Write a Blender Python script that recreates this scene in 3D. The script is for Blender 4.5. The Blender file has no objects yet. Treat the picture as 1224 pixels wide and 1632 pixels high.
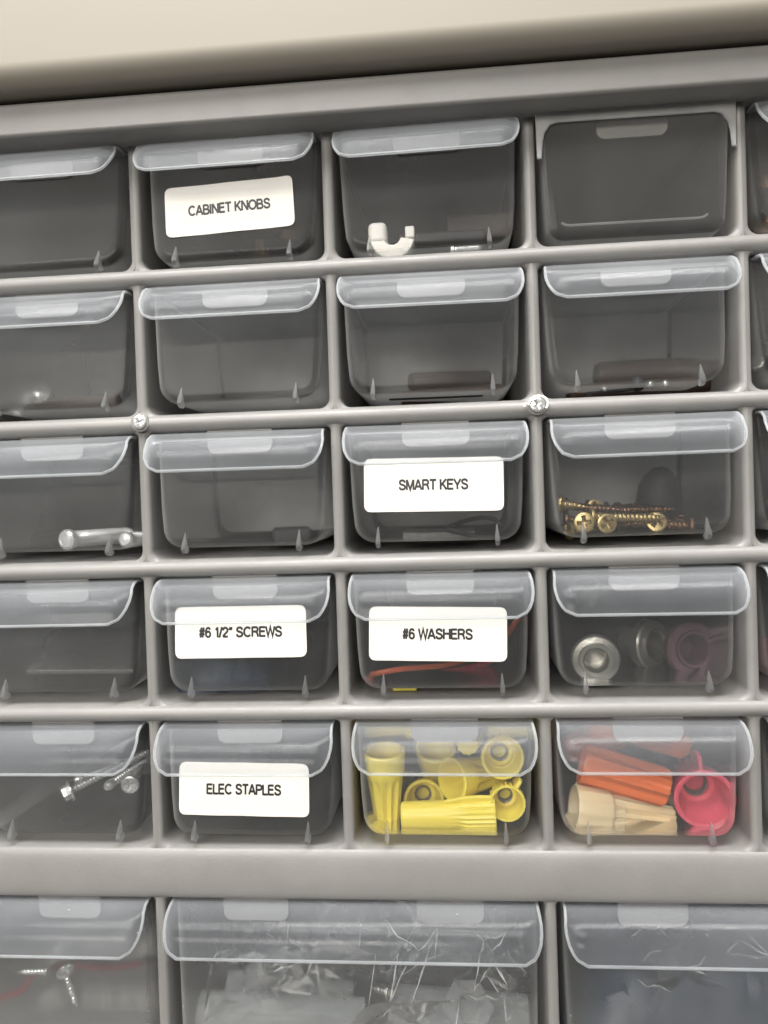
import bpy, bmesh, math, random
from mathutils import Vector, Matrix, Quaternion, noise
PI = math.pi
C = bpy.context.scene.collection
S = 0.001                      # everything below is written in millimetres
sc = bpy.context.scene

# ------------------------------------------------------------------ camera
cam_d = bpy.data.cameras.new('camera'); cam = bpy.data.objects.new('camera', cam_d); C.objects.link(cam); sc.camera = cam
cam.location = (3.345*S, -231.19*S, -3.33*S)
cam.rotation_euler = (Matrix.Rotation(0.08429, 3, 'Z') @ Matrix.Rotation(PI/2-0.01549, 3, 'X') @ Matrix.Rotation(-0.03205, 3, 'Z')).to_euler()
cam_d.sensor_fit = 'VERTICAL'; cam_d.sensor_height = 24.0; cam_d.lens = 24.0*1226/1632
cam_d.clip_start = 0.005; cam_d.clip_end = 50
cam_d.dof.use_dof = True; cam_d.dof.focus_distance = 0.229; cam_d.dof.aperture_fstop = 18.03/3.0
# ------------------------------------------------------------------ world and light
w = bpy.data.worlds.new('World'); sc.world = w; w.use_nodes = True
wn = w.node_tree; wn.nodes.clear()
def N(nt, t, **k):
    n = nt.nodes.new(t)
    for a, b in k.items(): setattr(n, a, b)
    return n
wo = N(wn, 'ShaderNodeOutputWorld'); wb = N(wn, 'ShaderNodeBackground'); tc = N(wn, 'ShaderNodeTexCoord')
sep = N(wn, 'ShaderNodeSeparateXYZ'); rp = N(wn, 'ShaderNodeValToRGB')
wn.links.new(tc.outputs['Generated'], sep.inputs[0])
mp = N(wn, 'ShaderNodeMapRange'); mp.inputs[1].default_value = -1; mp.inputs[2].default_value = 1
wn.links.new(sep.outputs[2], mp.inputs[0]); wn.links.new(mp.outputs[0], rp.inputs[0])
rp.color_ramp.elements[0].position = 0.25; rp.color_ramp.elements[0].color = (0.30, 0.28, 0.26, 1)
rp.color_ramp.elements[1].position = 0.8; rp.color_ramp.elements[1].color = (0.72, 0.70, 0.66, 1)
nz = N(wn, 'ShaderNodeTexNoise'); nz.inputs['Scale'].default_value = 1.6; nz.inputs['Detail'].default_value = 1.5
wn.links.new(tc.outputs['Generated'], nz.inputs['Vector'])
nr = N(wn, 'ShaderNodeMapRange'); nr.inputs[1].default_value = 0.42; nr.inputs[2].default_value = 0.60; nr.inputs[3].default_value = 0.25; nr.inputs[4].default_value = 2.0
wn.links.new(nz.outputs[0], nr.inputs[0])
mw = N(wn, 'ShaderNodeMix', data_type='RGBA', blend_type='MULTIPLY'); mw.inputs[0].default_value = 1
wn.links.new(rp.outputs[0], mw.inputs[6]); wn.links.new(nr.outputs[0], mw.inputs[7])
wn.links.new(mw.outputs[2], wb.inputs[0]); wb.inputs[1].default_value = 0.33
wn.links.new(wb.outputs[0], wo.inputs[0])
def area(name, loc, target, sx, sy, power, col):
    d = bpy.data.lights.new(name, 'AREA'); d.shape = 'RECTANGLE'; d.size = sx; d.size_y = sy; d.energy = power; d.color = col
    o = bpy.data.objects.new(name, d); C.objects.link(o); o.location = loc
    o.rotation_euler = (Vector(target)-Vector(loc)).to_track_quat('-Z', 'Y').to_euler(); return o
area('ceiling_lamp', (0.15, -0.41, 1.30), (0, 0, -0.05), 1.2, 0.28, 42, (1.0, 0.975, 0.94))
area('front_fill', (-0.45, -1.5, 0.45), (0, 0, 0), 0.9, 0.35, 19, (1.0, 0.95, 0.88))  # added unseen fill from the front, brightens the drawer interiors
area('soft_second_key', (-0.30, -0.80, 1.08), (0, 0, -0.06), 1.0, 0.45, 27, (1.0, 0.985, 0.96))  # added unseen second key, set high so the shelf shades the upper rows
sc.view_settings.view_transform = 'Standard'; sc.view_settings.look = 'None'; sc.view_settings.gamma = 1
sc.view_settings.use_curve_mapping = False; sc.view_settings.exposure = -0.08
cy = sc.cycles
cy.use_denoising = True; cy.max_bounces = 14; cy.transmission_bounces = 12; cy.transparent_max_bounces = 40
cy.glossy_bounces = 5; cy.diffuse_bounces = 4; cy.sample_clamp_indirect = 6.0

# ------------------------------------------------------------------ materials
def mat(name):
    m = bpy.data.materials.new(name); m.use_nodes = True; nt = m.node_tree; nt.nodes.clear()
    o = N(nt, 'ShaderNodeOutputMaterial'); return m, nt, o
def noise_node(nt, scale, detail=4, rough=0.6):
    t = N(nt, 'ShaderNodeTexCoord'); n = N(nt, 'ShaderNodeTexNoise')
    n.inputs['Scale'].default_value = scale; n.inputs['Detail'].default_value = detail; n.inputs['Roughness'].default_value = rough
    nt.links.new(t.outputs['Object'], n.inputs['Vector']); return n
def solid(name, col, rough=0.5, metal=0, bump=0.0, bscale=900, var=0.0, vscale=60, spec=0.5, sss=0, rvar=0.0):
    m, nt, o = mat(name); p = N(nt, 'ShaderNodeBsdfPrincipled')
    p.inputs['Base Color'].default_value = (*col, 1); p.inputs['Roughness'].default_value = rough
    p.inputs['Metallic'].default_value = metal; p.inputs['Specular IOR Level'].default_value = spec
    if sss:
        p.inputs['Subsurface Weight'].default_value = sss; p.inputs['Subsurface Radius'].default_value = (1, .8, .5); p.inputs['Subsurface Scale'].default_value = 0.002
    if var:
        n = noise_node(nt, vscale); mx = N(nt, 'ShaderNodeMix', data_type='RGBA')
        mx.inputs[6].default_value = (*[c*(1-var) for c in col], 1); mx.inputs[7].default_value = (*[min(1, c*(1+var)) for c in col], 1)
        nt.links.new(n.outputs[0], mx.inputs[0]); nt.links.new(mx.outputs[2], p.inputs['Base Color'])
    if rvar:
        n = noise_node(nt, 140, 6); r = N(nt, 'ShaderNodeMapRange'); r.inputs[1].default_value = .3; r.inputs[2].default_value = .7
        r.inputs[3].default_value = max(0.03, rough-rvar); r.inputs[4].default_value = rough+rvar
        nt.links.new(n.outputs[0], r.inputs[0]); nt.links.new(r.outputs[0], p.inputs['Roughness'])
    if bump:
        n = noise_node(nt, bscale, 3); b = N(nt, 'ShaderNodeBump'); b.inputs['Strength'].default_value = bump; b.inputs['Distance'].default_value = 0.0002
        nt.links.new(n.outputs[0], b.inputs['Height']); nt.links.new(b.outputs[0], p.inputs['Normal'])
    nt.links.new(p.outputs[0], o.inputs[0]); return m
def clear(name, clear_col, milk_col, milk, ior, rough, sharp, gloss_rough=0.12, dust=0.0, edge=0.35, bump=0.06, spec=0.12):
    """thin translucent polypropylene: part clear, part blurred, part milky, under a glossy skin"""
    m, nt, o = mat(name); L = nt.links.new
    tr = N(nt, 'ShaderNodeBsdfTransparent'); tr.inputs[0].default_value = (*clear_col, 1)
    rf = N(nt, 'ShaderNodeBsdfRefraction'); rf.inputs['Color'].default_value = (*clear_col, 1); rf.inputs['Roughness'].default_value = rough; rf.inputs['IOR'].default_value = ior
    a = N(nt, 'ShaderNodeMixShader'); a.inputs[0].default_value = sharp; L(rf.outputs[0], a.inputs[1]); L(tr.outputs[0], a.inputs[2])
    df = N(nt, 'ShaderNodeBsdfDiffuse'); df.inputs[0].default_value = (*milk_col, 1)
    tl = N(nt, 'ShaderNodeBsdfTranslucent'); tl.inputs[0].default_value = (*milk_col, 1)
    b = N(nt, 'ShaderNodeMixShader'); b.inputs[0].default_value = 0.4; L(df.outputs[0], b.inputs[1]); L(tl.outputs[0], b.inputs[2])
    lw = N(nt, 'ShaderNodeLayerWeight'); lw.inputs[0].default_value = 0.5
    n = noise_node(nt, 38, 5)
    mr = N(nt, 'ShaderNodeMapRange'); mr.inputs[1].default_value = .3; mr.inputs[2].default_value = .75; mr.inputs[3].default_value = milk*0.6; mr.inputs[4].default_value = milk*1.45
    L(n.outputs[0], mr.inputs[0])
    ma = N(nt, 'ShaderNodeMath', operation='MULTIPLY_ADD', use_clamp=True); ma.inputs[1].default_value = edge
    L(lw.outputs['Facing'], ma.inputs[0]); L(mr.outputs[0], ma.inputs[2])
    last = ma.outputs[0]
    if dust:
        t = N(nt, 'ShaderNodeTexCoord'); v = N(nt, 'ShaderNodeTexVoronoi'); v.inputs['Scale'].default_value = 210
        wv = N(nt, 'ShaderNodeTexNoise'); wv.inputs['Scale'].default_value = 160
        mxv = N(nt, 'ShaderNodeMix', data_type='VECTOR'); mxv.inputs[0].default_value = 0.004
        L(t.outputs['Object'], wv.inputs['Vector']); L(t.outputs['Object'], mxv.inputs[4]); L(wv.outputs['Color'], mxv.inputs[5]); L(mxv.outputs[1], v.inputs['Vector'])
        sp = N(nt, 'ShaderNodeSeparateColor'); L(v.outputs['Color'], sp.inputs[0])
        c1 = N(nt, 'ShaderNodeMath', operation='LESS_THAN'); c1.inputs[1].default_value = 0.055; L(v.outputs['Distance'], c1.inputs[0])
        c2 = N(nt, 'ShaderNodeMath', operation='LESS_THAN'); c2.inputs[1].default_value = dust; L(sp.outputs[0], c2.inputs[0])
        c3 = N(nt, 'ShaderNodeMath', operation='MULTIPLY'); L(c1.outputs[0], c3.inputs[0]); L(c2.outputs[0], c3.inputs[1])
        ad = N(nt, 'ShaderNodeMath', operation='MULTIPLY_ADD', use_clamp=True); ad.inputs[1].default_value = 0.7; L(c3.outputs[0], ad.inputs[0]); L(last, ad.inputs[2]); last = ad.outputs[0]
    c = N(nt, 'ShaderNodeMixShader'); L(last, c.inputs[0]); L(a.outputs[0], c.inputs[1]); L(b.outputs[0], c.inputs[2])
    bm_ = N(nt, 'ShaderNodeBump'); bm_.inputs['Strength'].default_value = bump; bm_.inputs['Distance'].default_value = 0.001
    n2 = noise_node(nt, 60, 2, .4); L(n2.outputs[0], bm_.inputs['Height'])
    gl = N(nt, 'ShaderNodeBsdfGlossy'); gl.inputs['Roughness'].default_value = gloss_rough; L(bm_.outputs[0], gl.inputs['Normal'])
    fr = N(nt, 'ShaderNodeFresnel'); fr.inputs[0].default_value = 1.45
    geo = N(nt, 'ShaderNodeNewGeometry')
    # Fresnel of a thin sheet is the same from both sides
    fl = N(nt, 'ShaderNodeLayerWeight'); fl.inputs[0].default_value = spec
    e = N(nt, 'ShaderNodeMixShader'); L(fl.outputs['Fresnel'], e.inputs[0]); L(c.outputs[0], e.inputs[1]); L(gl.outputs[0], e.inputs[2])
    L(e.outputs[0], o.inputs[0]); return m

GREY = solid('grey_plastic', (0.222, 0.216, 0.206), 0.44, bump=0.3, bscale=1400, var=0.10, vscale=70, rvar=0.1)
GREYIN = GREY
BODY = clear('drawer_plastic', (0.96, 0.96, 0.955), (0.74, 0.745, 0.735), 0.050, 1.05, 0.35, 0.84, dust=0.05, edge=0.6)
LIP = clear('lip_plastic', (0.95, 0.96, 0.975), (0.70, 0.725, 0.76), 0.045, 1.04, 0.35, 0.85, dust=0.12, edge=0.26, bump=0.12)
EDGE = clear('plastic_edge', (0.95, 0.96, 0.97), (0.80, 0.82, 0.83), 0.25, 1.2, 0.3, 0.6, gloss_rough=0.08)
FOOT = clear('foot_plastic', (0.95, 0.95, 0.95), (0.80, 0.81, 0.82), 0.085, 1.2, 0.3, 0.7, edge=.3)
FIN = clear('fin_plastic', (0.95, 0.95, 0.95), (0.80, 0.81, 0.82), 0.17, 1.2, 0.3, 0.6)
PAPER = solid('sticker_paper', (0.79, 0.755, 0.68), 0.38, bump=0.12, bscale=260, var=0.02)
INK = solid('black_ink', (0.012, 0.012, 0.013), 0.5)
BEIGE = solid('beige_paint', (0.26, 0.236, 0.196), 0.6, bump=0.08, bscale=420, var=0.03, vscale=9)
YEL = solid('yellow_plastic', (0.93, 0.77, 0.12), 0.36, bump=0.15, var=0.06, vscale=80, sss=0.25)
ORA = solid('orange_plastic', (0.70, 0.155, 0.035), 0.36, bump=0.15, var=0.08, vscale=80, sss=0.15)
TAN = solid('tan_plastic', (0.80, 0.66, 0.42), 0.4, bump=0.15, var=0.05, vscale=80, sss=0.2)
PNK = solid('pink_red_plastic', (0.66, 0.09, 0.14), 0.33, bump=0.15, var=0.06, vscale=80, sss=0.2)
RED = solid('dark_red_plastic', (0.35, 0.03, 0.05), 0.4, bump=0.15)
STEEL = solid('zinc_steel', (0.74, 0.75, 0.75), 0.28, .75, bump=0.3, bscale=500, rvar=0.1)
DULL = solid('dull_steel', (0.42, 0.41, 0.38), 0.3, .9, bump=.3)
SPRING = solid('dull_spring_steel', (0.16, 0.16, 0.155), 0.45, .6)
FROST = clear('frosted_rim', (0.9, 0.9, 0.9), (0.80, 0.80, 0.79), 0.5, 1.1, 0.4, 0.6)
GALV = solid('galvanised_steel', (0.78, 0.79, 0.80), 0.34, .55, bump=0.8, bscale=420, rvar=0.12)
BRASS = solid('brass', (0.40, 0.31, 0.15), 0.38, .85, bump=0.3, bscale=500, rvar=0.1)
BRONZE = solid('brown_bronze', (0.20, 0.115, 0.07), 0.38, 1, bump=0.4, var=0.2)
OWIRE = solid('orange_wire', (0.40, 0.075, 0.025), 0.5)
DRED = solid('deep_red_wire', (0.14, 0.018, 0.022), 0.45)
PLATE = solid('speckled_plate', (0.06, 0.058, 0.058), 0.4, var=.8, vscale=420)
BLACK = solid('black_plastic', (0.018, 0.018, 0.02), 0.6, bump=0.3)
NAVY = solid('navy_plastic', (0.010, 0.022, 0.045), 0.45, bump=0.3, var=0.3)
WHITE = solid('white_plastic', (0.88, 0.86, 0.81), 0.4, bump=0.2, sss=0.3)
WOOD = solid('brown_dowel', (0.05, 0.028, 0.02), 0.5, bump=0.4, var=0.3)
RUBR = solid('purple_rubber', (0.07, 0.03, 0.045), 0.5, bump=0.2)
TUBE = clear('clear_tube', (0.93, 0.95, 0.96), (0.78, 0.79, 0.79), 0.26, 1.25, 0.1, 0.4, gloss_rough=0.05, edge=0.5)
BAG = clear('thin_bag_film', (0.96, 0.97, 0.98), (0.8, 0.82, 0.84), 0.008, 1.02, 0.1, 0.95, gloss_rough=0.12, edge=0.06, bump=0.5, spec=0.17)
CREASE_GLINT = clear('bag_crease_glint', (0.96, 0.97, 0.98), (0.92, 0.93, 0.94), 0.8, 1.1, 0.2, 0.8, gloss_rough=0.1)  # near white, so fold highlights are put into the colour

# ------------------------------------------------------------------ mesh helpers
def link(name, bm, m, parent=None, smooth=True, loc=None, ang=40, bevel=0, seg=2):
    me = bpy.data.meshes.new(name)
    for v in bm.verts: v.co *= S
    bm.to_mesh(me); bm.free()
    for mm in (m if isinstance(m, (list, tuple)) else [m]): me.materials.append(mm)
    o = bpy.data.objects.new(name, me); C.objects.link(o)
    if parent: o.parent = parent
    if loc: o.location = Vector(loc)*S
    if smooth:
        for p in me.polygons: p.use_smooth = True
        me.set_sharp_from_angle(angle=math.radians(ang))
    if bevel:
        b = o.modifiers.new('bevel', 'BEVEL'); b.width = bevel*S; b.segments = seg; b.limit_method = 'ANGLE'; b.angle_limit = math.radians(35)
        wnm = o.modifiers.new('wn', 'WEIGHTED_NORMAL'); wnm.keep_sharp = False
    return o
def tag(o, label=None, cat=None, group=None, kind=None):
    if label: o['label'] = label
    if cat: o['category'] = cat
    if group: o['group'] = group
    if kind: o['kind'] = kind
    return o
def empty(name, loc, label, cat, group=None, quat=None):
    o = bpy.data.objects.new(name, None); C.objects.link(o); o.location = Vector(loc)*S; o.empty_display_size = 0.005
    if quat is not None: o.rotation_mode = 'QUATERNION'; o.rotation_quaternion = quat
    return tag(o, label, cat, group)
def box(bm, x0, x1, y0, y1, z0, z1):
    v = [bm.verts.new((x, y, z)) for x in (x0, x1) for y in (y0, y1) for z in (z0, z1)]
    for f in ((0, 1, 3, 2), (4, 6, 7, 5), (0, 4, 5, 1), (2, 3, 7, 6), (0, 2, 6, 4), (1, 5, 7, 3)): bm.faces.new([v[i] for i in f])
def loft(bm, loops, closed=True, cap0=False, cap1=False, mi=0):
    R = [[bm.verts.new(p) for p in l] for l in loops]; n = len(R[0])
    for a, b in zip(R, R[1:]):
        for i in range(n if closed else n-1):
            f = bm.faces.new((a[i], a[(i+1) % n], b[(i+1) % n], b[i])); f.material_index = mi
    if cap0: bm.faces.new(R[0][::-1]).material_index = mi
    if cap1: bm.faces.new(R[-1]).material_index = mi
    return R
def fixn(bm): bmesh.ops.recalc_face_normals(bm, faces=bm.faces[:]); return bm
def tube(bm, path, r, n=10, closed=False, caps=True, mi=0):
    P = [Vector(p) for p in path]; loops = []; up = Vector((0.13, 0.21, 0.97)).normalized()
    for i, p in enumerate(P):
        a = P[i-1] if (i or closed) else P[i]; b = P[(i+1) % len(P)] if (i < len(P)-1 or closed) else P[i]
        d = (b-a).normalized(); s = d.cross(up)
        if s.length < 1e-3: s = d.cross(Vector((1, 0, 0)))
        s.normalize(); u = s.cross(d).normalized(); up = u
        rr = r[i] if isinstance(r, (list, tuple)) else r
        loops.append([p+s*math.cos(2*PI*k/n)*rr+u*math.sin(2*PI*k/n)*rr for k in range(n)])
    if closed: loops.append(loops[0])
    loft(bm, loops, True, caps and not closed, caps and not closed, mi)
    if closed: bmesh.ops.remove_doubles(bm, verts=bm.verts[:], dist=1e-5)
def lathe(bm, prof, n=32, flute=None, cap0=True, cap1=True, axis='z'):
    """prof: (z, r[, flute amount]); a flute amount carves n_f grooves"""
    loops = []
    for q in prof:
        z, r = q[0], q[1]; fa = q[2] if len(q) > 2 else 0; l = []
        for k in range(n):
            t = 2*PI*k/n; rr = r*(1-fa*(0.5-0.5*math.cos(t*(flute or 1)))**0.7) if fa else r
            l.append((rr*math.cos(t), rr*math.sin(t), z))
        loops.append(l)
    loft(bm, loops, True, cap0, cap1)
def rrect(x0, x1, z0, z1, rt, rb, n=6):
    """rounded rectangle outline (x, z), clockwise from top left"""
    out = []
    for cx, cz, r, a0 in ((x0+rt, z1-rt, rt, PI), (x1-rt, z1-rt, rt, PI/2), (x1-rb, z0+rb, rb, 0), (x0+rb, z0+rb, rb, -PI/2)):
        for k in range(n+1):
            a = a0-PI/2*k/n; out.append((cx+r*math.cos(a), cz+r*math.sin(a)))
    return out
VX = lambda i: (i-2.5)*60.0
HZ = lambda j: (2.5-j)*44.73
rnd = random.Random(7)

# ================================================================== the cabinet
cab = empty('storage_cabinet', (0, 80, -194), 'grey plastic small parts cabinet with rows of little clear drawers over wide ones', 'cabinet')
def cp(name, bm, **k):
    for v in bm.verts: v.co -= Vector((0, 80, -194))
    return link(name, fixn(bm), GREY, cab, **k)
X0, X1, ZB, ZT = VX(-1)-4, VX(5)+4, -194.0, 117.3
def prism_x(prof, x0, x1):
    bm = bmesh.new(); loft(bm, [[(x0, y, z) for y, z in prof], [(x1, y, z) for y, z in prof]], True, True, True); return bm
bm = bmesh.new()
box(bm, X0, X1, -12, 157, 107.4, ZT); cp('top_panel', bm, bevel=1.2, seg=4)
bm = bmesh.new(); box(bm, X0, X1, -12, 157, ZB-8, -190.5); cp('base_panel', bm, bevel=1.2, seg=4)
for a, b in ((X0-6, X0+2.0), (X1-2.0, X1+6)):
    bm = bmesh.new(); box(bm, a, b, -11.8, 156.8, ZB-7.8, ZT-.2); cp('side_panel', bm, bevel=1.2, seg=4)
bm = bmesh.new(); box(bm, X0+2.2, X1-2.2, 153, 156, ZB, 107.2); cp('back_panel', bm)
def bar_prof(zc, h, yf, yb=60, n=10):
    p = [(yb, zc-h)]
    for k in range(n+1):
        a = -PI/2+PI*k/n; p.append((1.4-(1.4-yf)*max(0, math.cos(a))**0.75, zc+h*math.sin(a)))
    p.append((yb, zc+h)); return p
for j in (1, 2, 3, 4):
    cp('shelf_bar', prism_x(bar_prof(HZ(j), 2.65, -2.6, 150), X0+2.2, X1-2.2))
# the broad bar between the small and the wide rows
pr = [(150, -124.6)] + [(1.4-4.0*max(0, math.cos(a))**0.35, -116.7+7.9*math.sin(a)) for a in [-PI/2+PI*k/24 for k in range(25)]] + [(150, -108.8)]
cp('broad_bar', prism_x(pr, X0+2.2, X1-2.2))
def divider(x, z0, z1):
    bm = bmesh.new(); p = [(x-1.55, 150)]
    for k in range(9):
        a = PI*k/8; p.append((x-1.75*math.cos(a), 0.9-2.0*math.sin(a)))
    p.append((x+1.55, 150))
    loft(bm, [[(a, b, z0) for a, b in p], [(a, b, z1) for a, b in p]], True, True, True); cp('divider', bm)
for i in range(0, 5): divider(VX(i), -110.5, 108.2)
for i in (1, 3): divider(VX(i), -191.5, -122.5)
def compartment(x0, x1, z0, z1):
    bm = bmesh.new(); loops = []
    for y, g in ((-1.15, -1.5), (-1.0, -0.75), (-0.55, -0.2), (0.1, 0.05), (1.2, 0.12), (150, 0.5)):
        loops.append([(x, y, z) for x, z in rrect(x0+g, x1-g, z0+g, z1-g, 1.6, 3.2)])
    loft(bm, loops); cp('compartment', bm)
cells = {}
for r in range(1, 6):
    for k in range(-1, 5):
        zt = 107.6 if r == 1 else HZ(r-1)-2.6; zb = HZ(r)+2.6 if r < 5 else -108.9
        compartment(VX(k)+1.6, VX(k+1)-1.6, zb, zt)
        cells[(r, k)] = (VX(k)+30, zt, zb)
for k in (-1, 1, 3): compartment(VX(k)+1.6, VX(k+2)-1.6, -191, -124.5)
def stop_tab(x, zt, drop, y=0.6):
    bm = bmesh.new(); o = rrect(x-10.2, x+10.2, zt-drop, zt+1.0, 0.3, 2.6)
    loft(bm, [[(a, y, b) for a, b in o], [(a, y+1.3, b) for a, b in o]], True, True, True); cp('stop_tab', bm, bevel=0.25, ang=30)
for (r, k), (xc, zt, zb) in cells.items(): stop_tab(xc+0.0, zt, 7.4)
for k in (-1, 0, 1, 2, 3, 4): stop_tab(VX(k)+30, -124.7, 7.6)
# two cross head screws driven into bar crossings
def cross_recess_head(bm, r, h, dome=0.3, n=32, cross=True):
    """screw head seen along +z, with a raised rim and a carved cross"""
    rings = [(0, r*0.55, 0), (h*0.35, r*0.97, 0), (h*0.6, r, 0), (h*0.8, r*0.96, 0)]
    loops = [[(q[1]*math.cos(2*PI*k/n), q[1]*math.sin(2*PI*k/n), q[0]) for k in range(n)] for q in rings]
    for f in (0.85, 0.7, 0.56, 0.42, 0.28, 0.14):
        l = []
        for k in range(n):
            t = 2*PI*k/n; x, y = r*f*math.cos(t), r*f*math.sin(t); z = h*(0.85+dome*(1-f))
            if cross and f < 0.6 and min(abs(x), abs(y)) < r*0.13: z -= h*0.75*(1-f*0.8)
            l.append((x, y, z))
        loops.append(l)
    loft(bm, loops, True, True, False); c = bm.verts.new((0, 0, h*(0.3 if cross else 0.85+dome)))
    bm.verts.ensure_lookup_table(); last = [bm.verts[len(bm.verts)-1-n+k] for k in range(n)]
    for k in range(n): bm.faces.new((last[k], last[(k+1) % n], c))
def toward(v): return Vector(v).normalized().to_track_quat('Z', 'Y')
for x, z in ((VX(1), HZ(2)+0.4), (VX(3), HZ(2)+0.6)):
    bm = bmesh.new(); cross_recess_head(bm, 2.25, 1.5, 0.3); bm.transform(Matrix.Translation((x, -2.0, z)) @ toward((0.05, -1, 0.1)).to_matrix().to_4x4() @ Matrix.Rotation(0.5, 4, 'Z'))
    for v in bm.verts: v.co -= Vector((0, 80, -194))
    link('screw', fixn(bm), STEEL, cab, ang=25)
    bm = bmesh.new(); tube(bm, [(x+2.5*math.cos(t*2*PI/24), -2.3, z+2.5*math.sin(t*2*PI/24)) for t in range(24)], 0.45, 8, closed=True)
    cp('screw_hole_rim', bm)
cu = bmesh.new(); path = []
for t in range(20):
    a = -0.6+t*0.2; path.append((VX(3)+0.2+2.7*math.cos(a), -4.0-0.25*math.sin(a*1.7), HZ(2)+0.8+2.3*math.sin(a)))
path += [(VX(3)-3.4, -4.2, HZ(2)+1.2), (VX(3)-3.8, -4.0, HZ(2)+0.2)]
tube(cu, path, 0.36, 6)
tag(link('plastic_curl', fixn(cu), WHITE), 'thin pale curl of shaved plastic around the right one of two frame screws', 'shaving')

# ================================================================== shelf above
bm = bmesh.new(); p = [(170, 118.2)]; R_ = 6.0; yf = -20.6
for k in range(13):
    a = -PI/2-PI/2*k/12; p.append((yf+R_+R_*math.cos(a), 118.2+R_+R_*math.sin(a)))
p += [(yf, 175), (170, 175)]
loft(bm, [[(-330, y, z) for y, z in p], [(330, y, z) for y, z in p]], True, True, True)
tag(link('overhead_shelf', fixn(bm), BEIGE, ang=50), 'smooth beige shelf with a rounded edge lying over the top of the grey cabinet', 'shelf')

# ================================================================== drawers
def u_loop(w0, w1, h, r, g=0.0, n=7):
    """open U outline (x, z), left top -> bottom -> right top, shrunk by g"""
    w0 -= g; w1 -= g; h -= g; r = max(1.0, r-g*0.5); pts = []
    for k in range(5): t = k/5; pts.append((-(w0+(w1-w0)*t*(h-r)/h), -t*(h-r)))
    for k in range(n+1):
        a = PI+PI/2*k/n; pts.append((-w1+r+r*math.cos(a), -h+r+r*math.sin(a)))
    pts += [(-x, z) for x, z in pts[::-1]]; return pts
TILT = 3.0
def panel_y(z, h): return TILT*(1+z/h)
def body_mesh(hw, h, depth, r=6.2, taper=1.6, back=False):
    bm = bmesh.new(); loops = []
    for y, g in ((0, 3.6), (0, 2.4), (0.12, 1.6), (0.5, 0.8), (1.2, 0.25), (2.4, 0), (depth*0.3, 0.15), (depth-2.4, 0.6), (depth-1.2, .8), (depth-.4, 1.4), (depth, 2.6)):
        loops.append([(x, y+panel_y(z, h)*(1-y/depth), z) for x, z in u_loop(hw, hw-taper, h, r, g)])
    loft(bm, loops, False)
    bm.verts.ensure_lookup_table(); n = len(loops[0])
    bm.faces.new([bm.verts[i] for i in range(n)][::-1]); bm.faces.new([bm.verts[len(bm.verts)-n+i] for i in range(n)])
    bmesh.ops.recalc_face_normals(bm, faces=bm.faces[:])
    bm.normal_update()
    bm.faces.ensure_lookup_table(); f = min(bm.faces, key=lambda f: f.calc_center_median().y)
    if f.normal.y > 0: bmesh.ops.reverse_faces(bm, faces=bm.faces[:])
    return bm
def rim_mesh(hw, depth, front=True):
    bm = bmesh.new(); y0 = TILT+0.3
    p = [(-hw+2.2, y0, 0), (-hw+.6, y0+.6, 0), (-hw, y0+2.4, 0), (-hw+.5, depth-2, 0), (-hw+2, depth, 0), (hw-2, depth, 0), (hw-.5, depth-2, 0), (hw, y0+2.4, 0), (hw-.6, y0+.6, 0), (hw-2.2, y0, 0)]
    tube(bm, p, 0.55, 8, closed=True); return fixn(bm)
LP = [(3.2, 0.0), (0.2, 0.05), (-3.0, -0.5), (-6.0, -1.8), (-8.3, -3.6), (-10.0, -5.6), (-11.1, -7.7), (-11.6, -9.6), (-11.8, -10.7), (-12.2, -11.9)]
def lip_pt(hw, u, v, off=0.0):
    """u in -1..1 across, v row index of LP"""
    y, z = LP[v]; d = -z
    w_ = hw-0.6+min(1, d/3)*0.5
    if d > 4.2:
        q = (d-4.2)/(11.9-4.2); w_ -= 5.2*(1-math.sqrt(max(0, 1-q*q)))+0.0
    # nodes crowd towards the ends
    s = math.sin(u*PI/2)
    x = s*w_
    e = max(0, (abs(x)-(hw-5.0))/5.0)
    y2 = y+2.6*e*e*(min(1, d/4))*0.9
    # offset for the inner skin
    a, b = LP[max(0, v-1)], LP[min(len(LP)-1, v+1)]; t = Vector((b[0]-a[0], b[1]-a[1])).normalized(); nrm = (t.y*-1, t.x)
    return Vector((x, y2-off*(-t.y)*1.0 if False else y2+off*abs(t.y), z-off*abs(t.x)))
def lip_mesh(hw, nu=36):
    bm = bmesh.new(); nv = len(LP)
    for off in (0, 0.95):
        G = [[bm.verts.new(lip_pt(hw, -1+2*i/nu, v, off)) for i in range(nu+1)] for v in range(nv)]
        for v in range(nv-1):
            for i in range(nu):
                q = (G[v][i], G[v][i+1], G[v+1][i+1], G[v+1][i]); bm.faces.new(q if off else q[::-1])
    for f in bm.faces: f.material_index = 0
    return bm
def lip_edge_mesh(hw, nu=36):
    nv = len(LP); bm = bmesh.new(); path = [lip_pt(hw, -1, v, .5) for v in range(nv)] + [lip_pt(hw, -1+2*i/nu, nv-1, .5) for i in range(1, nu)] + [lip_pt(hw, 1, v, .5) for v in range(nv-1, -1, -1)]
    tube(bm, path, 0.44, 8); tube(bm, [lip_pt(hw, -1+2*i/nu, 0, .5) for i in range(nu+1)], 0.42, 6)
    return fixn(bm)
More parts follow.
